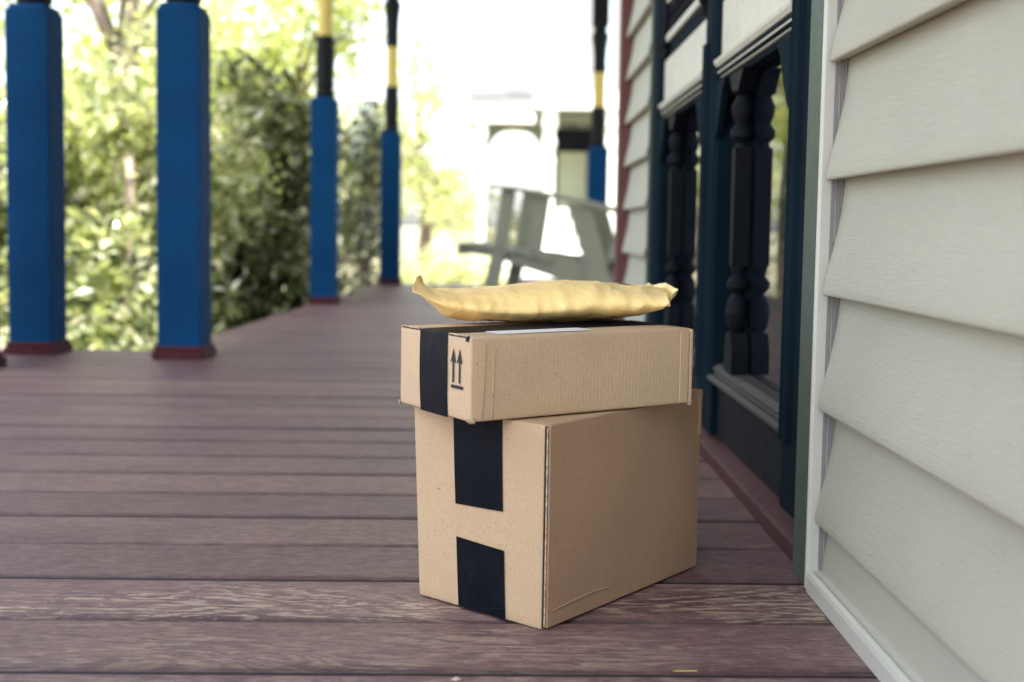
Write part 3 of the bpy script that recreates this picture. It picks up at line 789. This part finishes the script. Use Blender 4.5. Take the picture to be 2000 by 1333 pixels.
# arched valance between the columns
m = MB(); pts = []
for i in range(19):
    a = math.pi*i/18; pts.append((1008 - 50*math.cos(a), 305 - 46*math.sin(a)))
poly = [np_(930, 250), np_(1062, 250), np_(1062, 305)] + [np_(*q) for q in reversed(pts)] + [np_(930, 305)]
poly2 = [(a-3.0, b+.5) for a, b in poly]
m.prism(poly2, 20.62-NY, 20.70-NY, 'y'); m.build('arched_valance', M_shadegreen, nb)
for px, w_ in ((945, 9), (1073, 12), (1190, 12), (1300, 12)):
    x0, _ = np_(px, 0); zt = np_(0, 250 if px < 1000 else 224)[1]; zb = np_(0, 500)[1]; r = w_*NY/2270
    m = MB(); hgt = zt-zb
    m.lathe([(r*1.35, zb), (r*1.25, zb+.12), (r*.95, zb+.16), (r*.95, zb+hgt*.62), (r*1.1, zb+hgt*.64), (r*.8, zb+hgt*.70), (r*1.15, zb+hgt*.78), (r*.8, zb+hgt*.84), (r*1.3, zb+hgt*.90), (r*1.3, zt)], x0-3.0, 20.5-NY, 14)
    m.v = [(a, b, c+.5) for a, b, c in m.v]; m.build('column', M_white, nb)
for (pa, pb) in ((1085, 1180), (1200, 1292)):
    m = MB(); xa, z1 = np_(pa, 408); xb, z0 = np_(pb, 500)
    m.box(xa-3, 20.48-NY, z1-.06+.5, xb-3, 20.54-NY, z1+.5); m.box(xa-3, 20.48-NY, z0+.06+.5, xb-3, 20.54-NY, z0+.12+.5)
    k = int((xb-xa)/.085)
    for i in range(k):
        x = xa + (xb-xa)*(i+.5)/k; m.box(x-3-.02, 20.49-NY, z0+.12+.5, x-3+.02, 20.53-NY, z1-.06+.5)
    m.build('railing', M_white, nb)
nbx('porch_deck', M_white, 925, 500, 1420, 541, 20.35, 22.6)
m = MB(); xa, _ = np_(890, 0); xb, _ = np_(1590, 0); zt = np_(0, -420)[1]+.5
m.prism([(xa-3, zt), (xb-3, zt), ((xa+xb)/2-3, zt+2.6)], 21.3-NY, 29.3-NY, 'y'); m.build('roof', M_roof, nb)

# ------------------------------------------------------------------ plants
def leaf_cloud(blobs, size, seed, thresh=.0, fs=2.2, droop=.2):
    """blobs: (centre, radii, count). Many small folded leaves spread through the volume, with gaps."""
    rnd = random.Random(seed); mb = MB(); mb.c = []
    for (c, r, cnt) in blobs:
        made = 0; tries = 0
        while made < cnt and tries < cnt*6:
            tries += 1
            d = Vector((rnd.gauss(0,1), rnd.gauss(0,1), rnd.gauss(0,1))).normalized()
            rr = rnd.random()**.42
            p = Vector((c[0]+d.x*r[0]*rr, c[1]+d.y*r[1]*rr, c[2]+d.z*r[2]*rr))
            nv = noise.noise(p*fs + Vector((seed, 0, 0))) + .5*noise.noise(p*fs*2.7)
            if nv < thresh: continue
            made += 1
            ln = size*rnd.uniform(.6, 1.3); wd = ln*rnd.uniform(.38, .55)
            ax = Vector((rnd.uniform(-1,1), rnd.uniform(-1,1), rnd.uniform(-1,1)-droop)).normalized()
            up = Vector((rnd.uniform(-.8,.8), rnd.uniform(-1.0,.5), 1.0)).normalized()
            sd_ = ax.cross(up)
            if sd_.length < .1: continue
            sd_.normalize(); nn = sd_.cross(ax).normalized()
            a = p; b = p + ax*ln*.5 + sd_*wd*.5 + nn*ln*.08; t = p + ax*ln - nn*ln*.06; e_ = p + ax*ln*.5 - sd_*wd*.5 + nn*ln*.08
            n0 = len(mb.v); mb.v += [tuple(a), tuple(b), tuple(t), tuple(e_)]; mb.f += [(n0, n0+1, n0+2), (n0, n0+2, n0+3)]
            tv_ = min(1, max(0, .5 + .35*noise.noise(p*1.4) + rnd.gauss(0, .27)))
            mb.c += [(1.0 if rnd.random() < .045 else min(tv_, .93), 0, 0)]*2  # a few leaves take the painted glint colour
    return mb
def plant(name, loc, blobs, size, mat, label, cat, seed, trunk=None, thresh=0, fs=2.2, group=None, stems=5, tr=.035):
    root = empty(name, loc); tag(root, label, cat, group)
    L0 = Vector(loc)
    mb = leaf_cloud(blobs, size, seed, thresh, fs); mb.v = [tuple(Vector(v)-L0) for v in mb.v]
    mb.build('foliage' if cat != 'tree' else 'crown', mat, root, fix=False)
    rnd = random.Random(seed+1); tb = MB()
    if trunk:
        for (pts, rads) in trunk: tb.tube([Vector(q)-L0 for q in pts], rads, 8)
    fork = Vector((L0.x, L0.y, L0.z)) if not trunk else Vector(trunk[0][0][-1])
    for (c, r, cnt) in blobs[:14]:
        for s_ in range(2):
            e_ = Vector(c) + Vector((rnd.uniform(-.6,.6)*r[0], rnd.uniform(-.6,.6)*r[1], rnd.uniform(-.2,.6)*r[2]))
            md = fork.lerp(e_, .5) + Vector((rnd.uniform(-.1,.1), rnd.uniform(-.1,.1), .08))*(e_-fork).length*.6
            tb.tube([fork-L0, md-L0, e_-L0], [tr*.6, tr*.4, tr*.15], 6)
    tb.build('trunk' if cat == 'tree' else 'stem', M_bark, root, smooth=True)
    return root
GZ = -.5
# shrub seen between the two near posts
plant('shrub', (-2.0, 5.6, GZ), [((-2.15,5.5,.05),(.55,.45,.5),1700), ((-1.75,5.4,.0),(.5,.4,.45),1400), ((-1.95,5.6,.75),(.45,.4,.42),1500), ((-1.6,5.9,.6),(.4,.35,.5),1500), ((-2.3,5.7,.5),(.4,.4,.5),1500), ((-1.9,5.2,-.3),(.6,.35,.25),1400)],
      .088, L_pale, 'pale leafy shrub behind the stake, seen between the two nearest blue posts', 'shrub', 11, thresh=-.08, fs=2.6)
plant('shrub', (-1.35, 6.5, GZ), [((-1.55,6.4,.2),(.5,.4,.6),2200), ((-1.25,6.4,-.05),(.4,.35,.45),1700), ((-1.5,6.5,.85),(.45,.4,.5),1700), ((-1.15,6.8,.55),(.3,.35,.55),1500), ((-1.75,6.2,-.2),(.5,.35,.35),1500)],
      .088, L_olive, 'dense olive green shrub with glossy leaves, right of the second blue post', 'shrub', 23, thresh=-.22, fs=2.4)
plant('shrub', (-2.9, 5.0, GZ), [((-2.75,5.0,.3),(.5,.5,.8),2600)], .055, L_olive, 'leafy shrub sliver at the left edge of the picture beyond the leftmost post', 'shrub', 31, thresh=-.2)
plant('shrub', (-1.45, 4.6, GZ), [((-1.45,4.5,-.32),(.40,.35,.22),1300), ((-1.15,4.9,-.30),(.12,.4,.2),420)], .05, L_pale, 'low light green shrub hugging the porch edge between the second post and the dark bush', 'shrub', 37, thresh=-.2)
plant('shrub', (-1.15, 9.4, GZ), [((-1.13,9.4,.55),(.22,.4,.5),1300), ((-1.06,9.3,1.05),(.2,.35,.35),900), ((-1.15,9.4,.0),(.25,.4,.5),1100)],
      .06, L_dark, 'dark green bush showing between the two far blue posts', 'shrub', 41, thresh=-.1, fs=2.0)
# trees
plant('tree', (-3.15, 9.0, GZ), [((-3.3,9.2,2.6),(.9,.8,.6),1500), ((-2.3,9.4,2.9),(.9,.8,.5),1300), ((-2.6,9.0,1.75),(.5,.6,.25),500)],
      .07, L_pale, 'tree with bare forking branches above the shrubs in the top left corner', 'tree', 53, thresh=.0, tr=.05,
      trunk=[([(-2.95,9,GZ),(-2.95,9,.6),(-2.97,9,1.7)], [.06,.05,.042]), ([(-2.97,9,1.6),(-3.15,9,2.0),(-3.5,9,2.6),(-3.8,9,3.2)], [.05,.045,.035,.03]), ([(-2.90,9,GZ),(-2.87,9,1.6),(-2.85,9,3.2)], [.06,.05,.045])])
plant('tree', (-2.0, 11.5, GZ), [((-2.3,11.5,2.0),(.9,.8,.8),2400), ((-1.7,11.2,2.5),(.7,.8,.8),1800), ((-2.6,11.5,1.2),(.7,.6,.7),1500)],
      .085, L_yellow, 'bright yellow green tree above the dense shrub at top left', 'tree', 61, thresh=-.12, tr=.06,
      trunk=[([(-2.1,11.6,GZ),(-2.05,11.6,.8),(-2.1,11.5,1.5)], [.10,.08,.06])])
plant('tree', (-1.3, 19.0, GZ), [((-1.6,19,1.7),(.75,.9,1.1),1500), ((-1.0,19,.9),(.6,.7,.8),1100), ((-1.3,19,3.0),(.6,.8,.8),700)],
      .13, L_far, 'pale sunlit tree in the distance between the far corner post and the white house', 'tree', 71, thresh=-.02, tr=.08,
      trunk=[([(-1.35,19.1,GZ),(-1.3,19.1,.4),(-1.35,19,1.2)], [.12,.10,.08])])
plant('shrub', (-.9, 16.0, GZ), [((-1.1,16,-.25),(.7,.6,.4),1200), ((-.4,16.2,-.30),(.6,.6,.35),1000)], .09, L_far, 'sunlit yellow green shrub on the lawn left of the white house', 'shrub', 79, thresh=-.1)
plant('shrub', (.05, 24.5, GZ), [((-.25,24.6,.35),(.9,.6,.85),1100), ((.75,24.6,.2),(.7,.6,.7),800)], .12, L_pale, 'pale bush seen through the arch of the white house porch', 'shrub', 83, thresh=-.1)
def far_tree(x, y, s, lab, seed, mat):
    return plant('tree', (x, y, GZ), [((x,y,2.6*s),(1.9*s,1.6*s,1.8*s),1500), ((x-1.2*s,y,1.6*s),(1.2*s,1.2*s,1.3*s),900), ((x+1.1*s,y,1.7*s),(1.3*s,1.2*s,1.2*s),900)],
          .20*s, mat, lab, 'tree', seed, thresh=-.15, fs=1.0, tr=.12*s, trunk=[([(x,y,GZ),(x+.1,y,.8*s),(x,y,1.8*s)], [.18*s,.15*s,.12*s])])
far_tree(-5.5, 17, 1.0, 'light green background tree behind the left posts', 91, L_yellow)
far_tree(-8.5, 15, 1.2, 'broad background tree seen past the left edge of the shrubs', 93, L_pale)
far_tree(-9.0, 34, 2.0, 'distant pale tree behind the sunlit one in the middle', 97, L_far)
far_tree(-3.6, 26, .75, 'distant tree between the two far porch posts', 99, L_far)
# stake among the shrubs
stk = MB(); stk.box(-.03, -.02, 0, .03, .02, .62)
stk = MB(); stk.tube([(-.005,0,0),(0,0,.4),(.004,0,.8),(-.002,0,1.2)], [.024,.023,.021,.019], 10)
so_ = stk.build('garden_stake', M_palewood, smooth=True); so_.location = (-1.765, 5.45, GZ); so_.rotation_euler = (0, R(.6), 0)
tag(so_, 'pale wooden stake standing upright in the shrubs between the two nearest posts', 'stake')
# fallen leaf chip on the floor at the bottom edge
lf = MB(); lf.add([(0,0,.001),(.008,.003,.006),(.017,0,.003),(.009,-.004,.0015),(.008,.0,.0045)], [(0,4,1),(1,4,2),(2,4,3),(3,4,0)])
lo_ = lf.build('dry_leaf', M_palewood); lo_.scale = (.55, .55, .5); lo_.location = (-.040, .949, .001); tag(lo_, 'tiny curled dry leaf on the porch floor in front of the boxes', 'leaf')
pc = MB(); pc.add([(0,0,0),(.018,.0006,0),(.021,.0014,0),(.004,.0017,0),(0,0,.0005),(.018,.0006,.0005),(.021,.0014,.0008),(.004,.0017,.0005)], [(3,2,1,0),(4,5,6,7),(0,1,5,4),(1,2,6,5),(2,3,7,6),(3,0,4,7)])
po = pc.build('paint_chip', M_yellow); po.location = (.150, .975, .0012); tag(po, 'thin yellow sliver of paint lying in the floor seam in front of the boxes', 'paint chip')
